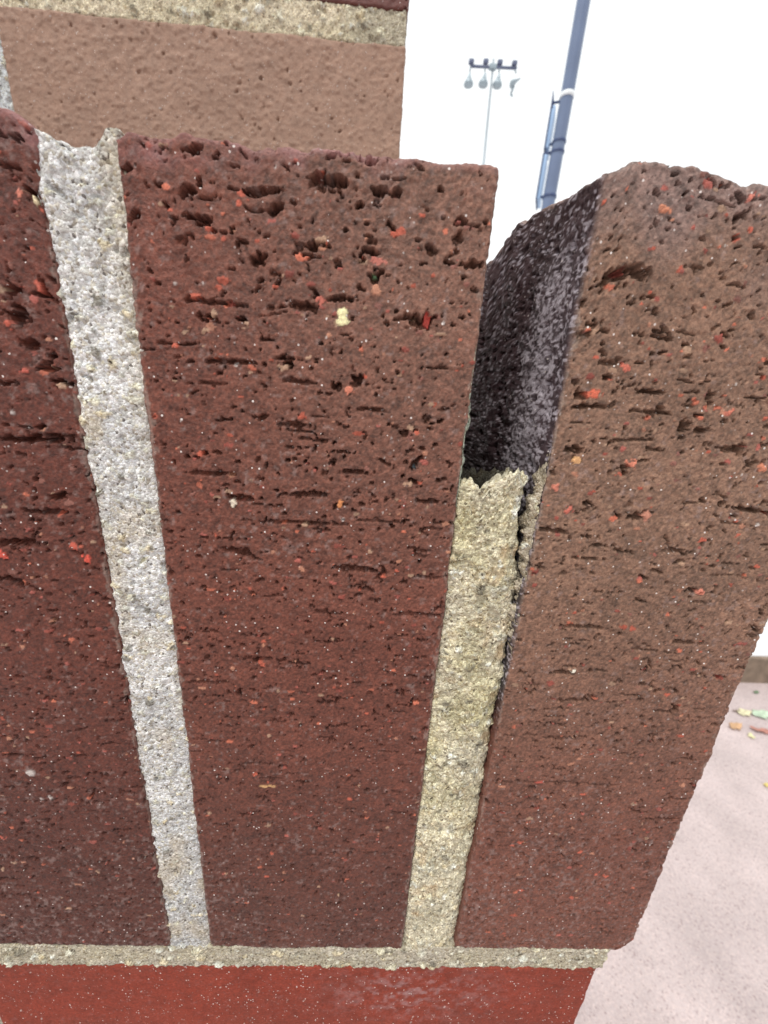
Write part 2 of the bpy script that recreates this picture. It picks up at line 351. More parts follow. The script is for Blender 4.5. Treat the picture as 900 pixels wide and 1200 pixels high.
T = SOL_Z1
def prof_mid(P):
    return (0.5*fbm(P*[1, 0, 0], 9, 3, 3)-0.2+1.1*sstep(14, 18, P[:, 0])*0
            + 0.9*noise(P*[1, 0.2, 0], 2.5, 8)*sstep(2, -14, P[:, 0]))
mid_heroes = [
    ('pit', 493, 376, 2.9, 1.5, 2.6, -0.15), ('nub', 501, 374, 0.7, 1.2, (190, 60, 50), 0.9),
    ('pit', 441, 322, 1.1, 1.6, 2.6), ('nub', 442, 306, 1.2, 0.7, (185, 100, 88)), ('nub', 439, 321, 0.5, 0.6, (110, 150, 110), 1.2), ('nub', 441, 340, 0.7, 1.1, (190, 125, 100)),
    ('nub', 402, 371, 1.0, 1.25, (240, 226, 176)),
    ('pit', 355, 358, 2.6, 0.8, 2.0), ('slit', 398, 350, 44, 0.5, 1.5), ('nub', 376, 352, 0.8, 0.7, (190, 95, 80)),
    ('slit', 255, 355, 78, 0.42, 1.1), ('slit', 262, 424, 74, 0.45, 1.2, 0.05), ('slit', 350, 612, 104, 0.36, 1.0), ('slit', 440, 611, 66, 0.28, 0.8),
    ('slit', 278, 647, 46, 0.75, 1.7, -0.3), ('slit', 418, 667, 56, 0.7, 1.6, -0.05), ('slit', 246, 555, 66, 0.45, 1.0), ('slit', 392, 213, 58, 0.8, 2.0, -0.05),
    ('slit', 448, 224, 30, 0.7, 1.9), ('pit', 300, 299, 2.0, 1.0, 2.2), ('pit', 216, 228, 1.8, 1.2, 2.0), ('pit', 228, 257, 2.3, 0.9, 2.0), ('pit', 322, 242, 1.4, 1.4, 2.0),
    ('slit', 312, 220, 46, 0.6, 1.5), ('pit', 555, 310, 2.2, 0.8, 1.8), ('pit', 537, 276, 1.0, 1.6, 1.6), ('slit', 348, 447, 34, 0.45, 1.2), ('slit', 338, 420, 30, 0.4, 1.2),
    ('pit', 418, 447, 1.4, 1.4, 2.2), ('pit', 394, 452, 1.0, 1.3, 2.2), ('nub', 409, 458, 0.9, 0.8, (215, 120, 95)), ('pit', 486, 547, 1.0, 1.3, 2.0), ('nub', 487, 549, 0.5, 0.6, (70, 80, 90), 0.8),
    ('slit', 362, 580, 40, 0.8, 1.6), ('slit', 414, 553, 38, 0.5, 1.2), ('slit', 287, 584, 34, 0.7, 1.6), ('slit', 498, 720, 48, 0.5, 1.2), ('slit', 435, 480, 34, 0.4, 1.1),
    ('slit', 345, 498, 34, 0.6, 1.3), ('pit', 505, 292, 1.2, 0.8, 1.4), ('slit', 500, 588, 30, 0.5, 1.2), ('slit', 300, 772, 40, 0.7, 0.9), ('slit', 240, 800, 50, 0.6, 0.8),
    ('nub', 273, 590, 0.6, 0.8, (225, 205, 190)), ('nub', 312, 921, 2.2, 0.45, (200, 150, 100)), ('nub', 398, 590, 0.7, 0.7, (215, 130, 70)),
    ('white', 205, 330, 0.35), ('white', 276, 427, 0.35), ('white', 520, 378, 0.3), ('white', 402, 609, 0.35),
    ('slit', 330, 166, 60, 0.8, 1.6, -0.1), ('slit', 430, 184, 50, 0.8, 1.8, -0.08), ('slit', 240, 160, 40, 0.7, 1.6, -0.1),
]
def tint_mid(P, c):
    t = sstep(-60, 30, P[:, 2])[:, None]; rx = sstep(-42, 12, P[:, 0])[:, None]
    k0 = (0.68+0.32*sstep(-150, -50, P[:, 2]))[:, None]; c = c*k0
    c = c*(1-0.7*t*rx)+s2l((130, 98, 82))*c.mean(1, keepdims=True)/s2l((107, 61, 47)).mean()*0.7*t*rx  # upper part greyed: sky glare and haze painted into the tint
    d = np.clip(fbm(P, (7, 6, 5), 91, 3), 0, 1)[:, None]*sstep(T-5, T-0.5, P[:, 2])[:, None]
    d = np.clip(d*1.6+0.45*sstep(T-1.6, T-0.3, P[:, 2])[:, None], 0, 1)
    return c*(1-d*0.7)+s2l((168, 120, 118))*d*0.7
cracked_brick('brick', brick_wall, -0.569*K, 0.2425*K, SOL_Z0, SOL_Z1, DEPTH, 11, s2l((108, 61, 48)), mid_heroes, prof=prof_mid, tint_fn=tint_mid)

def prof_right(P):
    x = P[:, 0]
    px = np.array([32.0, 34.0, 37.5, 42, 47, 51, 54, 57, 62, 68, 76, 90])
    pz = np.array([-0.2, 0.6, 1.9, 1.8, 1.5, 1.0, 0.1, 0.3, 0.5, 0.5, 0.4, 0.3])
    back = -8.5*sstep(K+1, K+16, P[:, 1])*0.0
    left = sstep(44, 34, x)*np.clip(P[:, 1]-K-1, 0, 30)*0.2
    return np.interp(x, px, pz)+0.5*noise(P*[1, 0.3, 0], 1.8, 77)+back+left+1.4*noise(P*[1, 1, 0], (6, 7, 6), 78)*sstep(K+2, K+10, P[:, 1])
right_heroes = [
    ('slit', 722, 334, 56, 1.1, 2.4, 0.15), ('pit', 745, 330, 1.6, 1.4, 2.4), ('slit', 687, 478, 54, 0.5, 1.6, 0.08), ('pit', 682, 465, 1.2, 0.9, 2.4), ('nub', 696, 464, 1.4, 0.8, (215, 95, 65), 0.1),
    ('slit', 880, 598, 64, 0.6, 2.0, -0.08), ('pit', 843, 590, 1.6, 0.7, 2.0), ('pit', 745, 606, 1.7, 0.9, 2.2), ('nub', 759, 604, 1.0, 1.2, (190, 120, 100), 0.1),
    ('pit', 672, 528, 1.9, 1.2, 2.3), ('nub', 675, 540, 1.0, 0.7, (225, 165, 110)), ('pit', 800, 502, 1.0, 1.5, 2.3), ('slit', 822, 505, 30, 0.5, 1.5), ('slit', 860, 527, 36, 0.7, 2.0),
    ('pit', 832, 468, 0.8, 1.2, 2.0), ('pit', 878, 545, 0.9, 1.2, 1.9), ('nub', 740, 542, 1.3, 0.8, (220, 125, 100)), ('pit', 729, 548, 0.9, 0.9, 2.0), ('slit', 765, 462, 34, 0.5, 1.6),
    ('slit', 705, 640, 26, 0.4, 1.0), ('slit', 648, 622, 34, 0.5, 1.7, -0.05), ('slit', 686, 735, 54, 0.5, 1.3), ('slit', 800, 752, 46, 0.6, 1.5), ('pit', 810, 692, 1.5, 0.9, 2.3), ('nub', 820, 694, 0.8, 0.9, (215, 120, 100)),
    ('nub', 732, 434, 1.2, 0.6, (205, 100, 80)), ('slit', 712, 430, 26, 0.4, 1.0), ('nub', 774, 260, 1.0, 0.7, (200, 120, 90)), ('pit', 868, 232, 1.8, 0.8, 1.8), ('nub', 879, 234, 0.9, 0.5, (205, 110, 95)),
    ('pit', 790, 832, 1.2, 2.0, 2.2), ('slit', 672, 820, 38, 0.7, 1.6), ('slit', 660, 788, 30, 0.7, 1.6), ('slit', 650, 865, 34, 0.5, 1.2), ('nub', 672, 786, 0.6, 0.6, (235, 225, 215)), ('white', 888, 615, 0.5),
    ('slit', 660, 918, 150, 0.3, 0.6), ('slit', 775, 960, 40, 0.6, 1.2), ('nub', 632, 917, 1.1, 0.6, (185, 75, 60)), ('nub', 893, 548, 1.4, 1.0, (205, 120, 90)), ('slit', 690, 655, 40, 0.35, 1.0), ('slit', 790, 645, 30, 0.5, 1.3),
    ('nub', 650, 570, 0.8, 0.8, (205, 115, 95)), ('nub', 665, 598, 1.0, 0.9, (195, 95, 80)), ('pit', 775, 480, 0.8, 0.8, 1.8), ('pit', 858, 490, 1.2, 1.0, 2.0), ('nub', 855, 484, 0.9, 0.9, (200, 105, 85)),
]
def right_side(P, what):
    y = P[:, 1]-K; z = P[:, 2]
    if what == 'h':
        return 0.35*fbm(P, (3, 5, 2.2), 301, 3)-0.9*np.clip(fbm(P, (2, 2.4, 1.6), 305, 3)-0.22, 0, 0.5)*2.5+0.5*fbm(P, 14, 306, 2)
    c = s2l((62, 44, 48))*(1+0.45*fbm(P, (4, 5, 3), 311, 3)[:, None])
    # lime bloom running down from the top edge, diagonal, broken into grains
    q = z-T+0.9*y
    band = np.exp(-((y-11-0.16*(T-z)*0.6)/8.0)**2)*sstep(T-2, T-20, z)*sstep(-45, -8, z)*0.9+0.25*sstep(T, T-14, z)*np.exp(-((y-4)/7.0)**2)+0.16
    g = fbm(P, (0.7, 0.9, 0.5), 321, 2, 0.8)*0.66+0.5; g2 = fbm(P, (3.5, 3.0, 4.5), 325, 3)*0.5+0.5
    k = np.clip(sstep(0.60, 0.71, g*0.62+g2*0.32+band*0.24), 0, 1)[:, None]*0.8+0.16*np.clip(band-0.16, 0, 1)[:, None]
    gone = sstep(-62, -80, z)[:, None]; low = sstep(-10, -26, z)[:, None]                         # algae, and shade painted dark, deep in the open joint
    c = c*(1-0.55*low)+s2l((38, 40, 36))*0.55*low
    c = c*(1-k)+s2l((188, 180, 188))*k
    return c*(1-gone)+s2l((112, 70, 58))*gone
def tint_right(P, c):
    b = sstep(-120, -20, P[:, 2])[:, None]
    c = c*(1-b)+(c*0.25+0.75*s2l((134, 106, 87))*(c.mean(1, keepdims=True)/s2l((112, 68, 54)).mean()))*b
    g = sstep(T-16, T-1, P[:, 2]+5*noise(P, 9, 77))[:, None]*0.75  # greyer near the top: hazy light painted into the tint
    return c*(1-g)+s2l((142, 118, 112))*(c.mean(1, keepdims=True)/s2l((134, 106, 87)).mean())*g
cracked_brick('brick', brick_wall, 0.4655*K, 1.243*K, SOL_Z0+0.4, T+0.2, DEPTH, 23, s2l((112, 68, 54)), right_heroes, prof=prof_right,
              side_step=0.34, side_fn=right_side, tint_fn=tint_right, worn=0.75)

left_heroes = [
    ('slit', 45, 515, 80, 0.8, 2.2, 0.03), ('slit', 20, 636, 46, 0.8, 2.0), ('slit', 12, 680, 28, 0.9, 2.0, -0.2), ('pit', 38, 406, 1.8, 1.0, 2.2), ('pit', 20, 378, 1.6, 1.8, 2.2), ('nub', 10, 385, 0.9, 0.6, (190, 80, 60)),
    ('pit', 18, 345, 1.2, 2.2, 2.0), ('pit', 50, 345, 0.8, 1.8, 2.0), ('nub', 45, 342, 0.5, 1.1, (200, 90, 70), 0.4), ('nub', 30, 436, 1.1, 0.4, (185, 80, 65)), ('pit', 60, 435, 1.4, 0.7, 1.9),
    ('nub', 103, 655, 1.0, 1.0, (215, 70, 50)), ('nub', 3, 650, 1.0, 1.0, (215, 75, 55)), ('pit', 38, 232, 1.2, 1.5, 2.0), ('nub', 24, 236, 0.6, 0.9, (215, 120, 100)), ('pit', 22, 172, 1.3, 0.8, 1.8), ('nub', 42, 240, 0.4, 0.7, (225, 200, 165)),
    ('slit', 60, 600, 46, 0.6, 1.6), ('nub', 85, 640, 0.9, 0.7, (195, 80, 60)), ('slit', 20, 885, 30, 0.6, 1.4), ('nub', 3, 981, 1.0, 0.8, (200, 90, 70)), ('white', 37, 905, 1.1), ('white', 60, 935, 0.8), ('white', 50, 936, 0.6), ('white', 16, 484, 0.5),
]
def prof_left(P):
    return np.interp(P[:, 0], [-70, -62, -56, -52.5, -50], [3.2, 2.4, 1.6, 0.4, -0.6])+0.5*noise(P*[1, .3, 0], 2.0, 401)
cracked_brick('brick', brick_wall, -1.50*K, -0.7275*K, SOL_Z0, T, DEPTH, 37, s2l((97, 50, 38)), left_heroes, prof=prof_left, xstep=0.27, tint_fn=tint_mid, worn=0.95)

# lower course: one smooth red stretcher under the three soldiers
def tint_red(P, c):
    k = (np.clip(fbm(P, (16, 16, 12), 71, 3)*0.5+0.5, 0, 1)**1.2)[:, None]
    c = c*(1-k*0.55)+s2l((108, 60, 50))*k*0.6
    h = (np.exp(-(((P[:, 0]-22)/22)**2+((P[:, 2]-BED_Z0+14)/12)**2))*sstep(-0.15, 0.45, fbm(P, (2.0, 2, 2.0), 85, 3)))[:, None]*0.45
    h = h+0.35*np.clip(fbm(P, (1.2, 1, 1.2), 88, 3)-0.3, 0, 1)[:, None]
    return c*(1-h)+s2l((176, 150, 150))*h
cracked_brick('brick', brick_wall, -109.5, 1.129*K, BED_Z0-57, BED_Z0, DEPTH, 53, s2l((132, 54, 38)), [], zstep=(1.2, 0.4), xstep=0.45, smooth=True, mat=M_RED, tint_fn=tint_red, worn=0.7, relief=0.4)

# ------------------------------------------------------------------ mortar
def mortar_block(name, x0, x1, z0, z1, seed, base, y_in=1.0, steps=0.3, zstep=None, shape=None, depth=150, tint=None, rough=0.35, ystep=None, taper=None, y0=None, parent=None):
    y0 = K if y0 is None else y0
    xs = spaced(x0, x1, steps); zs = spaced(z0, z1, *(zstep or (steps, steps)))
    ys = (np.concatenate([spaced(0, 4, 0.4), spaced(4, depth, *(ystep or (1.0, 8)))[1:]]))+y0+y_in
    B = Block(xs, ys, zs); B.round(0.5); P = B.P0
    h = rough*fbm(P, 1.6, seed, 3)+rough*0.9*fbm(P, 0.75, seed+3, 2)+0.5*rough*fbm(P, 8, seed+4, 2)-0.5*np.clip(fbm(P, 1.4, seed+6, 2)-0.4, 0, 1)*3*rough
    B.P = B.P+B.Nn*h[:, None]
    F = Relief(xs, zs, seed+50); rng = np.random.default_rng(seed); area = (x1-x0)*(z1-z0); gs = steps/0.3
    for _ in range(int(min(area*0.16, 900)/gs**1.5)):
        u, v = rng.uniform(x0, x1), rng.uniform(z0, z1); a = (0.35+0.75*rng.random()**3)*gs
        if rng.random() < 0.3: F.pit(u, v, a, a*0.8, a*0.6)
        else: F.nub(u, v, a*rng.uniform(1, 1.4), a, a*0.5, s2l([(238, 230, 212), (240, 240, 240), (222, 204, 176), (196, 190, 182), (120, 112, 104), (226, 220, 210)][rng.integers(6)])*0.85, 0.0)
    wf = np.clip(-B.Nn[:, 1], 0, 1); B.P = B.P+B.Nn*(wf*B.front(F.H))[:, None]
    if shape is not None: B.P = shape(B.P, P)
    c = np.asarray(base)*(1+0.14*fbm(P, 6, seed+7, 3)[:, None]+0.20*noise(P, 0.8*gs, seed+8)[:, None])
    pk = (wf*B.front(F.grog))[:, None]*0.8
    if tint is not None: c = tint(P, c)
    c = c*(1-pk)+B.front(F.gcol)*pk*1.2
    o = link(name, B.mesh(name, np.clip(c, 0.01, 0.9)), parent or brick_wall, M_MORTAR); return o

def shp_left(Q, P):
    zt = np.interp(P[:, 0], [-52, -49, -46, -42.8, -41.5, -39.5], [0.3, -1.0, -1.8, -1.5, 0.6, 1.2])
    Q[:, 2] += zt*sstep(T-12, T-1, P[:, 2])
    e = sstep(2.2, 0.0, np.minimum(P[:, 0]+52.2, -39.6-P[:, 0]))      # smears proud of the brick arris here and there
    Q[:, 1] += 0.5*e*sstep(K+4, K, P[:, 1])-0.9*e*np.clip(noise(P, (3, 3, 5), 612)-0.25, 0, 1)
    ew = 0.9*np.clip(fbm(P*[0, 0, 1], 4, 615, 3), -0.3, 1)
    Q[:, 0] += np.where(P[:, 0] > -46, ew, -ew)*sstep(3, 5.5, np.abs(P[:, 0]+46))
    return Q
def tint_left(P, c):
    t = sstep(-40, 20, P[:, 2])[:, None]; w = np.clip(fbm(P, (5, 5, 9), 633, 3)*1.2, 0, 1)[:, None]
    tan = s2l((208, 196, 170))
    v = fbm(P, (9, 5, 12), 641, 3)[:, None]; c = c*(1+0.22*v)*(1-0.22*sstep(-60, -140, P[:, 2])[:, None]); c = c*(1-w*0.7)+s2l((196, 180, 150))*w*0.7
    edge = sstep(1.5, 5.5, P[:, 0]+46)[:, None]*t*0.35
    return c*(1-edge)+s2l((196, 180, 140))*edge
mortar_block('mortar_joint', -52.2, -39.6, BED_Z1-0.6, T-0.4, 600, s2l((224, 225, 226)), y_in=0.2, steps=0.31, zstep=(0.5, 0.26), shape=shp_left, tint=tint_left, rough=0.34)

ZT = wall(580, 562)[1]                                        # broken upper end of the right-hand joint
def shp_right(Q, P):
    x, y, z = P[:, 0], P[:, 1]-K, P[:, 2]
    t = sstep(BED_Z1, ZT, z)
    x0, x1 = 17.0, 33.2
    s = (x-x0)/(x1-x0)
    xr = x1-(-0.7+0.9*sstep(BED_Z1+40, BED_Z1+80, z)+2.6*sstep(BED_Z1+110, ZT-2, z))+1.0*fbm(P*[0, 0, 1], 7, 705, 3)+0.5*noise(P*[0, .5, 1], 1.6, 706)
    Q[:, 0] = x0+(Q[:, 0]-x0)*(xr-x0)/(x1-x0)
    bulge = (s-0.5)*2
    Q[:, 1] += 1.7*np.abs(bulge)**2.2*sstep(0, 1, bulge)+0.55*bulge**2+1.1*np.clip(-noise(P, (3.5, 9, 5), 744)-0.3, 0, 1)*sstep(K+6, K, P[:, 1])   # tooled, rolls back on the open side
    topk = sstep(ZT-22, ZT, z)                                # torn top, falls away behind
    ragged = 2.6*fbm(P*[1, 1, 0], 3.6, 707, 4, 0.7)+0.9*fbm(P*[1, 1, 0], 1.1, 709, 2)
    Q[:, 2] += topk*(ragged-2.6*np.exp(-((s-0.30)/0.12)**2)+1.3*np.exp(-((s-0.72)/0.2)**2)-0.5*np.clip(y, 0, 60)*(0.35+0.65*(s < 0.3))-14*sstep(1.5, 8, y)*np.exp(-((s-0.25)/0.35)**2))
    return Q
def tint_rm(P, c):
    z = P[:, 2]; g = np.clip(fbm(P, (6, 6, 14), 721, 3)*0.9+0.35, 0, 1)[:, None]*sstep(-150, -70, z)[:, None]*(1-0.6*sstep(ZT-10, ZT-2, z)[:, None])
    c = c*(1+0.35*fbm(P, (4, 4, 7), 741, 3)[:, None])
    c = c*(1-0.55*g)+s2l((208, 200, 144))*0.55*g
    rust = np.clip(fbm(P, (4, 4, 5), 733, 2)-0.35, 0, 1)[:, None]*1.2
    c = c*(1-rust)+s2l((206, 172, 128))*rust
    dk = (sstep(1.0, 5, P[:, 1]-K+1.5*noise(P, 1.5, 751))*sstep(ZT-14, ZT-4, z)*0.75)[:, None]  # shade of the hollow behind the torn top, painted dark
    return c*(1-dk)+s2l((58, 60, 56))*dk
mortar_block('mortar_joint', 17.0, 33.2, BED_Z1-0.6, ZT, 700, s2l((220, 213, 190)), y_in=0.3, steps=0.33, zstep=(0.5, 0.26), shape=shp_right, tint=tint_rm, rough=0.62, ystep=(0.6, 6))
# skin of old mortar still stuck to the two bricks of the open joint
def skin(x, side, za, zb, seed, base, thick=1.1, wide=4):
    def shp(Q, P):
        y, z = P[:, 1]-K, P[:, 2]
        n = fbm(P*[0, 1, 1], (3, 3, 4), seed+2, 3)
        edge = sstep(0, 5, z-za)*sstep(0, 5, zb-z)
        n2 = fbm(P, 1.1, seed+5, 3); k = edge*np.clip(0.55+1.5*n+0.7*n2-0.16*np.clip(y-0.5, 0, 40), -0.8, 1.3)
        outer = (P[:, 0]-x)*side/thick                        # 0 at the brick, 1 in the joint
        Q[:, 0] = x+side*(np.clip(outer, 0, 1)*k*thick-0.35)+(Q[:, 0]-P[:, 0])*0.5
        Q[:, 1] += 0.9*n+0.6*n2+0.5*np.clip(outer, 0, 1)*2
        return Q
    xa, xb = sorted((x, x+side*thick))
    mortar_block('mortar_residue', xa, xb, za, zb, seed, base, y_in=0.25, steps=0.3, shape=shp, depth=wide, rough=0.16, ystep=(0.5, 1))
skin(0.4655*K, -1, wall(600, 770)[1], wall(640, 530)[1], 760, s2l((186, 176, 158)), 1.8)
skin(0.2425*K, 1, ZT-6, wall(560, 400)[1], 780, s2l((176, 186, 172)), 0.9, 3)

def shp_bed(Q, P):
    x = P[:, 0]
    Q[:, 1] += -0.5*np.clip(fbm(P, (6, 4, 3), 801, 3), -0.5, 1)*sstep(K+4, K, P[:, 1])
    Q[:, 2] += (1.5*fbm(P*[1, 0, 0], (6, 1, 1), 803, 4, 0.65)+0.2)*sstep(BED_Z1-4, BED_Z1, P[:, 2])
    Q[:, 0] += (0.9*noise(P, 2.2, 805)-0.5)*sstep(1.10*K, 1.165*K, x)
    return Q
def tint_bed(P, c):
    k = np.clip(fbm(P, (9, 5, 5), 811, 3)*0.8+0.3, 0, 1)[:, None]
    return c*(1-k*0.5)+s2l((188, 180, 148))*k*0.5
mortar_block('mortar_joint', -200, 1.165*K, BED_Z0-0.3, BED_Z1+0.5, 800, s2l((190, 183, 168)), y_in=0.15, steps=0.4, shape=shp_bed, tint=tint_bed, rough=0.32, depth=158)

# ------------------------------------------------------------------ the rest of the wall, beyond the frame (shared meshes)
def coarse_mesh(name, sx, sy, sz, seed, base, mat, step=3.0, disp=0.5):
    B = Block(spaced(0, sx, step), spaced(0, sy, step*1.5), spaced(0, sz, step)); B.round(1.0); P = B.P0
    B.P = B.P+B.Nn*(disp*fbm(P, 7, seed, 3))[:, None]
    c = np.asarray(base)*(1+0.25*fbm(P, 8, seed+4, 3)[:, None]); me = B.mesh(name, np.clip(c, 0, 1)); me.materials.append(mat); return me
sol = [coarse_mesh('brick', 57, DEPTH, SOL_Z1-SOL_Z0, 900+i, s2l((108, 58+i*4, 52)), M_COARSE) for i in range(2)]
x = -1.50*K-11.5-57
for i in range(7):
    o = link('brick', sol[i % 2], brick_wall); o.location = (x/1000, D, CAMZ+SOL_Z0/1000); x -= 68.5
left_end = x+68.5
mj = coarse_mesh('mortar_joint', -1.50*K+0.0-left_end, DEPTH-6, SOL_Z1-SOL_Z0-2, 950, s2l((186, 182, 172)), M_MORTAR, 6, 0.3)
o = link('mortar_joint', mj, brick_wall); o.location = (left_end/1000, D+0.003, CAMZ+SOL_Z0/1000)
bed = coarse_mesh('mortar_joint', -200-left_end+3, DEPTH-6, BED_Z1-BED_Z0+0.5, 955, s2l((176, 170, 156)), M_MORTAR, 4, 0.2)
o = link('mortar_joint', bed, brick_wall); o.location = (left_end/1000, D+0.0006, CAMZ+BED_Z0/1000)
strc = [coarse_mesh('brick', 194, DEPTH, 57, 960+i, s2l((136-6*i, 60, 48)), M_COARSE) for i in range(2)]
zc = BED_Z0-57; row = 0; right_x = 1.129*K
courses = int((CAMZ*1000+zc)//67)
bx = -109.5-10-194
while bx > left_end-100:
    o = link('brick', strc[0], brick_wall); o.location = (bx/1000, D, CAMZ+zc/1000); bx -= 204
for r in range(courses):
    zc -= 67; xx = right_x-194+(-102 if r % 2 == 0 else 0)
    if r % 2 == 0:
        if r == 0: half = coarse_mesh('brick', 92, DEPTH, 57, 970, s2l((136, 60, 48)), M_COARSE)
        o = link('brick', half, brick_wall); o.location = ((right_x-92)/1000, D, CAMZ+zc/1000)
    while xx > left_end-100:
        o = link('brick', strc[random.Random(r*7+int(xx)).randint(0, 1)], brick_wall); o.location = (xx/1000, D, CAMZ+zc/1000); xx -= 204
mcore = coarse_mesh('mortar_joint', right_x-4-(xx+204), DEPTH-6, CAMZ*1000+BED_Z0-2, 980, s2l((176, 170, 158)), M_MORTAR, 14, 0.4)
o = link('mortar_joint', mcore, brick_wall); o.location = ((xx+204)/1000, D+0.003, 0.001)

# ------------------------------------------------------------------ brick pillar behind the wall
PY = 260.0; DP = PY/1000
pillar = thing('brick_pillar', 'taller brown brick pillar rising behind the wall at upper left', 'pillar', (0, 0, 0))
p_x1 = at(473, 100, DP)[0]*1000; p_z1 = (at(475, 54, DP)[2]-CAMZ)*1000; p_x0 = at(17, 140, DP)[0]*1000; PD = 190
def tint_p(P, c):
    return c*(1+0.08*fbm(P, 40, 5, 2)[:, None])
def pillar_brick(x0, x1, z0, z1, seed, base):
    y0 = PY; xs = spaced(x0, x1, 0.62); zs = spaced(z0, z1, 0.6)
    ys = np.concatenate([spaced(0, 3, 0.6), spaced(3, 90, 2, 6)[1:]])+y0
    B = Block(xs, ys, zs); B.round(np.clip(1.0+0.4*noise(B.P, 6, seed), .3, None)); P = B.P0
    F = Relief(xs, zs, seed); rng = np.random.default_rng(seed)
    for _ in range(80):
        a = rng.uniform(0.4, 0.95); F.pit(rng.uniform(x0, x1), rng.uniform(z0, z1), a, a*0.9, rng.uniform(0.5, 1.4), rng.normal())
    for _ in range(60): F.speck(rng.uniform(x0, x1), rng.uniform(z0, z1), rng.uniform(0.2, 0.45))
    h = 0.5*fbm(P, 25, seed+1, 2)+0.75*np.clip(fbm(P, (2.6, 3, 2.0), seed+2, 3), 0.05, 0.6)+0.32*fbm(P, 1.4, seed+3, 3)-0.3*np.abs(fbm(P, 7, seed+5, 2))
    h = h+np.clip(-B.Nn[:, 1], 0, 1)*B.front(F.H); B.P = B.P+B.Nn*h[:, None]
    c = np.asarray(base)*(1+0.12*fbm(P, 18, seed+8, 3)[:, None]+0.14*fbm(P, 2.5, seed+9, 2)[:, None])
    w = B.front(F.white)[:, None]*0.5; c = c*(1-w)+0.6*w
    return link('brick', B.mesh('brick', np.clip(c, 0.01, 0.9)), pillar, M_BRICK)
def wsp(o): o.location.z += CAMZ; return o
JH = 13.8
pillar_brick(p_x0, p_x1, p_z1-58, p_z1, 1001, s2l((156, 124, 105)))
pillar_brick(p_x1-93, p_x1, p_z1+JH, p_z1+JH+57, 1002, s2l((104, 62, 56)))
pillar_brick(p_x1-93-JH-194, p_x1-93-JH, p_z1+JH, p_z1+JH+57, 1003, s2l((108, 66, 58)))
def tint_pm(P, c):
    k = np.clip(fbm(P, (26, 8, 10), 1111, 3)+0.25, 0, 1)[:, None]*0.55
    c = c*(1-k)+s2l((176, 170, 136))*k
    g = sstep(p_x1-40, p_x1-15, P[:, 0])[:, None]*0.45
    return c*(1-g)+s2l((142, 142, 132))*g
mortar_block('mortar_joint', p_x0-150, p_x1-0.8, p_z1-0.3, p_z1+JH+0.3, 1100, s2l((228, 218, 194)), y_in=0.6, steps=0.7, depth=80, rough=0.7, tint=tint_pm, y0=PY, parent=pillar)
mortar_block('mortar_joint', p_x0-JH-0.3, p_x0+0.3, p_z1-58.5, p_z1+0.2, 1120, s2l((214, 220, 224)), y_in=0.6, steps=0.7, depth=80, rough=0.6, y0=PY, parent=pillar)
pst = [coarse_mesh('brick', 194, 90, 57, 1200+i, s2l((128-10*i, 90-8*i, 80-8*i)), M_COARSE, 5) for i in range(2)]
ph = coarse_mesh('brick', 93, 90, 57, 1210, s2l((120, 80, 70)), M_COARSE, 5)
o = link('brick', pst[0], pillar); o.location = ((p_x0-JH-194)/1000, DP, CAMZ+(p_z1-58)/1000)
zrow = 0
for r in range(-13, 6):
    if r in (0, 1): continue
    z = p_z1-58+r*(57+JH)
    if r > 1: z += 1
    if CAMZ*1000+z < 2: continue
    if r % 2 == 0:
        for xx in (p_x0, p_x0-JH-194):
            o = link('brick', pst[r % 4 // 2], pillar); o.location = (xx/1000, DP, CAMZ+z/1000)
    else:
        for me_, xx in ((ph, p_x1-93), (pst[1], p_x1-93-JH-194), (ph, p_x0-JH-194)):
            o = link('brick', me_, pillar); o.location = (xx/1000, DP, CAMZ+z/1000)
top_z = CAMZ*1000+p_z1-58+5*(57+JH)+57
core = coarse_mesh('mortar_joint', 2*194+JH-8, 300, top_z-4, 1220, s2l((180, 174, 160)), M_MORTAR, 14, 0.3)
o = link('mortar_joint', core, pillar); o.location = ((p_x0-JH-194+4)/1000, DP+0.004, 0.001)

# everything built in wall millimetres so far sits at z = 0 = lens height: lift those meshes
for o in list(brick_wall.children)+list(pillar.children):
    if o.location.z == 0.0: o.location.z = CAMZ

# ------------------------------------------------------------------ ground
def simple(name, rgb, rough=0.5, spec=0.4, metal=0.0, var=0.08, scale=30, bump=0.0):
    m, n, l, b = new_mat(name)
    b.inputs['Roughness'].default_value = rough; b.inputs['Specular IOR Level'].default_value = spec; b.inputs['Metallic'].default_value = metal
    tc = n.new('ShaderNodeTexCoord'); nn = n.new('ShaderNodeTexNoise'); nn.inputs['Scale'].default_value = scale; nn.inputs['Detail'].default_value = 5
    l.new(tc.outputs['Object'], nn.inputs['Vector'])
    cr = n.new('ShaderNodeValToRGB'); cr.color_ramp.elements[0].position = 0.3; cr.color_ramp.elements[1].position = 0.7
    cr.color_ramp.elements[0].color = (*[c*(1-var) for c in rgb], 1); cr.color_ramp.elements[1].color = (*[min(1, c*(1+var)) for c in rgb], 1)
    l.new(nn.outputs['Fac'], cr.inputs[0]); l.new(cr.outputs[0], b.inputs['Base Color'])
    if bump:
        bp = n.new('ShaderNodeBump'); bp.inputs['Strength'].default_value = 0.6; bp.inputs['Distance'].default_value = bump
        l.new(nn.outputs['Fac'], bp.inputs['Height']); l.new(bp.outputs[0], b.inputs['Normal'])
    return m
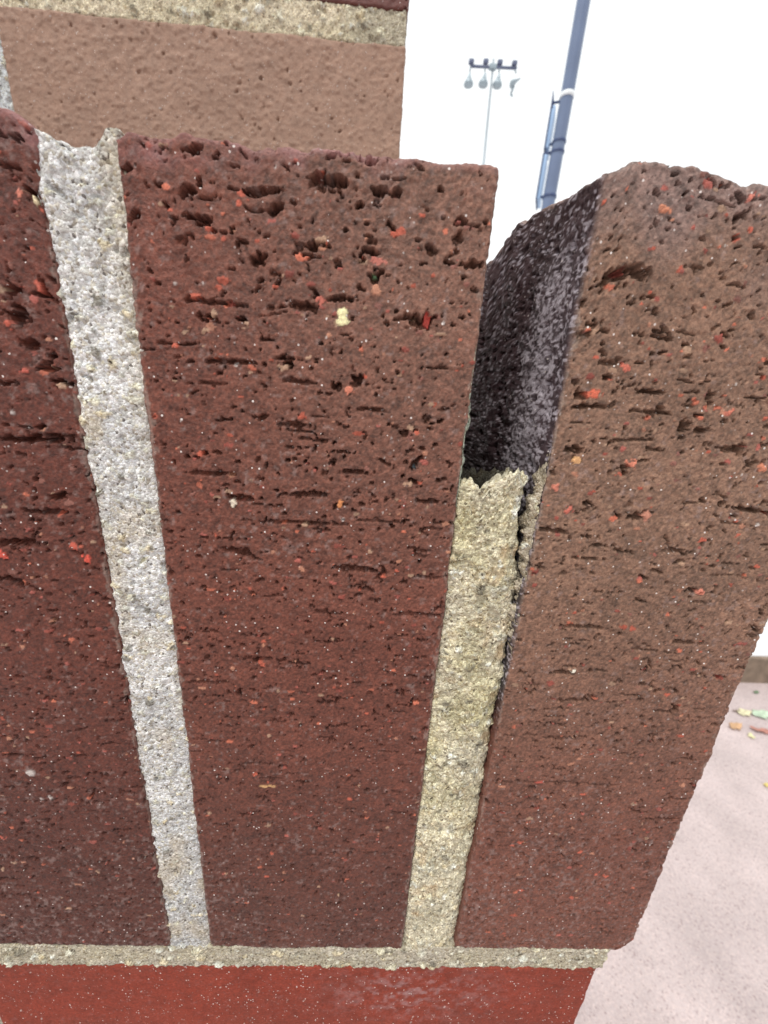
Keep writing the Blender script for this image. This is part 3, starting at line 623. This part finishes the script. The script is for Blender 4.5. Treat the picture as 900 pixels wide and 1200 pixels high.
def paving_mat(name, rgb, stops):
    m, n, l, b = new_mat(name); b.inputs['Roughness'].default_value = 0.85
    tc = n.new('ShaderNodeTexCoord')
    v = n.new('ShaderNodeTexVoronoi'); v.inputs['Scale'].default_value = 430; l.new(tc.outputs['Object'], v.inputs['Vector'])
    sp = n.new('ShaderNodeSeparateColor'); l.new(v.outputs['Color'], sp.inputs[0])
    cr = n.new('ShaderNodeValToRGB'); cr.color_ramp.interpolation = 'CONSTANT'; e = cr.color_ramp.elements
    e[0].position = 0; e[0].color = (*stops[0][1], 1); e[1].position = stops[1][0]; e[1].color = (*stops[1][1], 1)
    for p_, c_ in stops[2:]: e.new(p_).color = (*c_, 1)
    l.new(sp.outputs[0], cr.inputs[0])
    nn = n.new('ShaderNodeTexNoise'); nn.inputs['Scale'].default_value = 9; nn.inputs['Detail'].default_value = 6; l.new(tc.outputs['Object'], nn.inputs['Vector'])
    mr = n.new('ShaderNodeMapRange'); mr.inputs[1].default_value = 0.3; mr.inputs[2].default_value = 0.7; mr.inputs[3].default_value = 0.88; mr.inputs[4].default_value = 1.1; l.new(nn.outputs['Fac'], mr.inputs[0])
    mu = n.new('ShaderNodeVectorMath'); mu.operation = 'SCALE'; l.new(cr.outputs[0], mu.inputs[0]); l.new(mr.outputs[0], mu.inputs['Scale'])
    n2 = n.new('ShaderNodeTexNoise'); n2.inputs['Scale'].default_value = 2.3; n2.inputs['Detail'].default_value = 8; n2.inputs['Roughness'].default_value = 0.7; l.new(tc.outputs['Object'], n2.inputs['Vector'])
    m3 = n.new('ShaderNodeMapRange'); m3.inputs[1].default_value = 0.35; m3.inputs[2].default_value = 0.65; m3.inputs[3].default_value = 0.92; m3.inputs[4].default_value = 1.02; l.new(n2.outputs['Fac'], m3.inputs[0])
    mu2 = n.new('ShaderNodeVectorMath'); mu2.operation = 'SCALE'; l.new(mu.outputs[0], mu2.inputs[0]); l.new(m3.outputs[0], mu2.inputs['Scale']); mu = mu2
    mc = n.new('ShaderNodeVectorMath'); mc.operation = 'MULTIPLY'; mc.inputs[1].default_value = rgb; l.new(mu.outputs[0], mc.inputs[0])
    l.new(mc.outputs[0], b.inputs['Base Color'])
    bp = n.new('ShaderNodeBump'); bp.inputs['Strength'].default_value = 0.5; bp.inputs['Distance'].default_value = 0.0015; bp.invert = True
    l.new(v.outputs['Distance'], bp.inputs['Height']); l.new(bp.outputs[0], b.inputs['Normal'])
    return m
M_PAVE = paving_mat('pink_concrete', (0.51, 0.425, 0.42), ((0, (0.74, 0.70, 0.70)), (0.06, (0.93, 0.91, 0.91)), (0.35, (1, 1, 1)), (0.7, (1.06, 1.04, 1.02)), (0.9, (1.14, 1.12, 1.1))))
M_KERB = simple('kerb_stone', (0.235, 0.175, 0.13), 0.8, 0.3, var=0.3, scale=25, bump=0.004)
M_WALK = paving_mat('pale_concrete', (0.66, 0.65, 0.66), ((0, (0.8, 0.8, 0.8)), (0.06, (0.95, 0.95, 0.95)), (0.4, (1, 1, 1))))
def sheet(name, x0, x1, y0, y1, z, mat, sub=1):
    xs = np.linspace(x0, x1, sub+1); ys = np.linspace(y0, y1, sub+1)
    V = [(a, b, z) for a in xs for b in ys]; n = sub+1
    Fq = [(i*n+j, (i+1)*n+j, (i+1)*n+j+1, i*n+j+1) for i in range(sub) for j in range(sub)]
    me = bpy.data.meshes.new(name); me.from_pydata(V, [], Fq); me.materials.append(mat)
    o = bpy.data.objects.new(name, me); COL.objects.link(o); o['kind'] = 'structure'; return o
KY = 1.02; KH = 0.096
sheet('pavement', -1500, 1500, -1500, 1500, 0, M_PAVE, 8)
def bm_box(bm, lo, hi, bev=0.0, seg=2):
    vs = [bm.verts.new((x_, y_, z_)) for x_ in (lo[0], hi[0]) for y_ in (lo[1], hi[1]) for z_ in (lo[2], hi[2])]
    fs = [(0, 1, 3, 2), (4, 6, 7, 5), (0, 4, 5, 1), (2, 3, 7, 6), (0, 2, 6, 4), (1, 5, 7, 3)]
    g = [bm.faces.new([vs[i] for i in f]) for f in fs]
    if bev:
        bmesh.ops.bevel(bm, geom=list({e for f in g for e in f.edges}), offset=bev, segments=seg, affect='EDGES', profile=0.6)
def bm_done(bm, name, mat, parent=None, smooth=True):
    bmesh.ops.recalc_face_normals(bm, faces=bm.faces); me = bpy.data.meshes.new(name); bm.to_mesh(me); bm.free(); me.materials.append(mat)
    if smooth: me.polygons.foreach_set('use_smooth', [True]*len(me.polygons))
    o = bpy.data.objects.new(name, me); COL.objects.link(o)
    if parent is not None: o.parent = parent; o.matrix_parent_inverse = Matrix.Translation(-Vector(parent.location))
    return o
bm = bmesh.new(); bm_box(bm, (-40, KY, -0.05), (40, KY+0.13, KH), 0.006)
ko = bm_done(bm, 'kerb', M_KERB, smooth=False); ko['kind'] = 'structure'
bm = bmesh.new(); bm_box(bm, (-40, KY+0.012, KH-0.02), (40, KY+60, KH+0.004), 0.002)
wo = bm_done(bm, 'raised_walkway', M_WALK, smooth=False); wo['kind'] = 'structure'

# ------------------------------------------------------------------ fallen leaves and petals at the kerb
def leaf(label, px, py, length, width, rgb, rot, curl, group='fallen leaves by the kerb', z=0.0):
    length *= 0.8; width *= 0.75; rgb = [0.62*q_+0.22*sum(rgb)/3+0.05 for q_ in rgb]
    d = CR*(px-450)/FPX-CU*(py-600)/FPX+CF; d = d*(-(CAMZ-z)/d[2]); X, Y = d[0], d[1]
    n = 14; m = 5; V = []; top = []
    for i in range(n+1):
        t = i/n; w = width*abs(math.sin(math.pi*min(t*0.97+0.015, 1)**0.75))**1.1*(1+0.25*math.sin(t*17+length*900)+0.12*math.sin(t*41))
        for j in range(m):
            s = (j/(m-1)-0.5)
            V.append(((t-0.5)*length, s*w, 0.002+curl*length*((t-0.5)**2*1.6+abs(s)*0.25*math.sin(t*3))+0.002*math.sin(t*9+s*4)))
    q = [(i*m+j, (i+1)*m+j, (i+1)*m+j+1, i*m+j+1) for i in range(n) for j in range(m-1)]
    me = bpy.data.meshes.new('fallen_leaf'); me.from_pydata(V, [], q)
    me.materials.append(simple('leaf_'+str(len(bpy.data.materials)), rgb, 0.6, 0.3, var=0.3, scale=60))
    me.polygons.foreach_set('use_smooth', [True]*len(me.polygons))
    o = bpy.data.objects.new('fallen_leaf', me); COL.objects.link(o); o.location = (X, Y, z+0.001); o.rotation_euler = (0, 0, rot)
    md = o.modifiers.new('thickness', 'SOLIDIFY'); md.thickness = 0.0008
    tagp(o, label, 'leaf', group)
leaf('orange fallen leaf with a dark fold, nearest the wall on the pavement', 862, 852, 0.062, 0.03, (0.66, 0.33, 0.10), 0.3, 0.25)
leaf('dry pale yellow leaf just behind the orange leaf', 872, 836, 0.06, 0.035, (0.74, 0.66, 0.34), 0.15, 0.2)
leaf('red and curled long leaf beside the orange leaf', 894, 858, 0.085, 0.022, (0.55, 0.17, 0.10), -0.25, 0.3)
leaf('pale green leaf lying farthest back near the kerb', 893, 838, 0.09, 0.042, (0.48, 0.64, 0.42), 0.1, 0.2)
leaf('tiny light yellow leaf scrap between the orange and red leaves', 880, 863, 0.03, 0.018, (0.85, 0.78, 0.35), 0.9, 0.2)
leaf('small bright yellow leaf lying alone on the pavement', 898, 921, 0.02, 0.012, (0.85, 0.65, 0.08), 0.5, 0.3)
leaf('thin brown twig-like leaf against the kerb foot', 862, 834, 0.03, 0.006, (0.30, 0.17, 0.12), 0.05, 0.2)
leaf('tiny dark green leaf at the foot of the kerb', 886, 812, 0.03, 0.014, (0.12, 0.22, 0.08), 0.3, 0.2)

# ------------------------------------------------------------------ street pole with edge-on signs
M_POLE = simple('blue_grey_paint', s2l((100, 114, 142)), 0.35, 0.5, var=0.08, scale=6)
M_POLED = simple('dark_blue_grey_paint', s2l((62, 76, 112)), 0.45, 0.4, var=0.1, scale=9)
M_SIGN = simple('sign_aluminium', s2l((150, 176, 208)), 0.35, 0.5, metal=0.3, var=0.05, scale=4)
M_BAND = simple('white_band', (0.75, 0.78, 0.8), 0.4, 0.5, var=0.04, scale=5)
def tube(bm, a, b, r0, r1=None, seg=16, caps=True):
    a, b = Vector(a), Vector(b); r1 = r0 if r1 is None else r1; d = (b-a).normalized()
    u = d.orthogonal().normalized(); v = d.cross(u); R0, R1 = [], []
    for i in range(seg):
        t = 2*math.pi*i/seg; w = u*math.cos(t)+v*math.sin(t)
        R0.append(bm.verts.new(a+w*r0)); R1.append(bm.verts.new(b+w*r1))
    for i in range(seg): bm.faces.new((R0[i], R0[(i+1) % seg], R1[(i+1) % seg], R1[i]))
    if caps: bm.faces.new(R0[::-1]); bm.faces.new(R1)
PYY = 4.2
pa, pb = Vector(at(684, 0, PYY)), Vector(at(642, 242, PYY))
ax = (pa-pb).normalized(); base = pb-ax*(pb.z/ax.z); topp = pb+ax*((6.4-pb.z)/ax.z)
pole = thing('sign_pole', 'tall blue-grey steel pole with edge-on sign plates strapped to its left', 'pole', base)
bm = bmesh.new(); tube(bm, base, topp, 0.058, 0.052, 12); bm_done(bm, 'shaft', M_POLE, pole, smooth=False)
bm = bmesh.new(); tube(bm, base, base+ax*0.04, 0.17, 0.17, 20); tube(bm, base+ax*0.04, base+ax*0.14, 0.12, 0.1, 20); bm_done(bm, 'base_plate', M_POLED, pole)
def along(py):
    """point of the axis seen at photo row py"""
    t = (py-0)/250.0; lo, hi = -6.0, 8.0
    for _ in range(50):
        mid_ = (lo+hi)/2; p = np.array(pb+ax*mid_); q = p-np.array([0, 0, CAMZ]); y = 600-FPX*(q@CU)/(q@CF)
        if y > py: lo = mid_
        else: hi = mid_
    return pb+ax*lo
for py, mt, hh, rr in ((113, M_BAND, 0.016, 0.061), (167, M_POLED, 0.008, 0.061), (179, M_POLED, 0.008, 0.061), (231, M_POLED, 0.010, 0.062)):
    c_ = along(py); bm = bmesh.new(); tube(bm, c_-ax*hh, c_+ax*hh, rr, rr, 20); bm_done(bm, 'band', mt, pole)
left_dir = Vector((-1, 0.43, 0)).normalized(); left_dir = (left_dir-ax*left_dir.dot(ax)).normalized(); back = left_dir.cross(ax).normalized()
def plate(py0, py1, off0, name='sign_plate'):
    a_, b_ = along(py1), along(py0); ln = (b_-a_).length
    bm = bmesh.new(); bm_box(bm, (0, -0.012, 0), (0.030, 0.20, ln), 0.004)
    o = bm_done(bm, name, M_SIGN, pole); Mx = Matrix((left_dir, back, ax)).transposed().to_4x4(); Mx.translation = a_+left_dir*off0
    o.matrix_parent_inverse = Matrix.Translation(-pole.location); o.matrix_basis = Mx
    bm = bmesh.new(); bm_box(bm, (0.030, -0.016, -0.01), (0.042, 0.21, ln+0.01), 0.003)
    e = bm_done(bm, 'plate_rim', M_POLED, o); e.matrix_parent_inverse = Matrix.Identity(4)
    return a_, b_
plate(122, 172, 0.078); plate(180, 232, 0.078)
for py in (168, 178, 230, 118):
    c_ = along(py); bm = bmesh.new(); tube(bm, c_+left_dir*0.045, c_+left_dir*0.115, 0.010, 0.010, 10); bm_done(bm, 'bracket', M_POLED, pole)
c_ = along(122); bm = bmesh.new(); tube(bm, c_+left_dir*0.105-ax*0.02, c_+left_dir*0.12+ax*0.11, 0.016, 0.003, 10); bm_done(bm, 'bracket', M_POLED, pole)
bm = bmesh.new(); tube(bm, topp, topp+ax*0.05, 0.056, 0.02, 16); bm_done(bm, 'cap', M_POLED, pole)

# ------------------------------------------------------------------ distant floodlight mast
MY = 30.0
M_MAST = simple('galvanised_steel', s2l((150, 160, 168)), 0.45, 0.5, metal=0.2, var=0.05, scale=2)
M_LAMP = simple('floodlight_housing', s2l((150, 164, 172)), 0.4, 0.5, metal=0.2, var=0.05, scale=3)
M_DARKM = simple('dark_ballast_box', s2l((96, 104, 128)), 0.5, 0.4, var=0.05, scale=3)
ma, mb = Vector(at(578.5, 69, MY)), Vector(at(567, 188, MY)); am = (ma-mb).normalized(); mbase = mb-am*(mb.z/am.z)
mast = thing('floodlight_mast', 'thin distant floodlight mast with four hanging lamps on a crossarm', 'floodlight mast', mbase)
bm = bmesh.new(); tube(bm, mbase, ma, 0.16, 0.055, 12); bm_done(bm, 'shaft', M_MAST, mast)
la, lb = Vector(at(551, 77.5, MY)), Vector(at(605.5, 80, MY)); arm = (lb-la).normalized()
bm = bmesh.new(); tube(bm, la, lb, 0.075, 0.075, 10); bm_done(bm, 'crossarm', M_DARKM, mast)
bm = bmesh.new(); cpt = (la+lb)/2+arm*(-0.05); bm_box(bm, cpt-Vector((0.22, 0.12, 0.12)), cpt+Vector((0.22, 0.12, 0.12)), 0.03); bm_done(bm, 'junction_box', M_LAMP, mast)
for k, (px, py, pl, tilt) in enumerate(((552, 76, 549.5, 0.0), (569, 76, 567, 0.1), (585.5, 77, 583.5, 0.1), (602.5, 78, 603.5, 1.1))):
    t_ = Vector(at(px, py, MY)); c_ = Vector(at(pl, py+18, MY))
    lamp = bpy.data.objects.new('floodlight', None)
    bm = bmesh.new(); tube(bm, t_+Vector((0, 0, -0.02)), c_+Vector((0, 0, 0.4)), 0.045, 0.045, 8)
    # bell-shaped reflector
    prev = None
    prof_ = [(0.05, 0.36), (0.08, 0.26), (0.12, 0.12), (0.19, 0.0), (0.26, -0.10), (0.29, -0.20), (0.27, -0.26), (0.16, -0.28), (0.0, -0.29)]
    rot = Matrix.Rotation(tilt*0.9, 3, 'Y')
    rings = []
    for r_, z_ in prof_:
        ring = [bm.verts.new(c_+rot@Vector((max(r_, .002)*math.cos(q_)*(0.55 if k == 3 else 1), max(r_, .002)*math.sin(q_), z_))) for q_ in [2*math.pi*i/16 for i in range(16)]]
        rings.append(ring)
    for a_, b_ in zip(rings, rings[1:]):
        for i in range(16): bm.faces.new((a_[i], a_[(i+1) % 16], b_[(i+1) % 16], b_[i]))
    if k == 3:
        tube(bm, c_+Vector((-0.05, 0, -0.2)), c_+Vector((-0.16, 0, -0.6)), 0.08, 0.06, 8)
        tube(bm, c_+Vector((-0.16, 0, -0.6)), c_+Vector((-0.03, 0, -0.7)), 0.07, 0.05, 8)
    lo = bm_done(bm, 'floodlight', M_LAMP, mast)
    bm = bmesh.new(); bm_box(bm, t_-Vector((0.16, 0.12, -0.02)), t_+Vector((0.16, 0.12, 0.26)), 0.08, 3); bx_ = bm_done(bm, 'ballast_box', M_DARKM, lo)
    bx_.matrix_parent_inverse = Matrix.Identity(4)
    bpy.data.objects.remove(lamp)
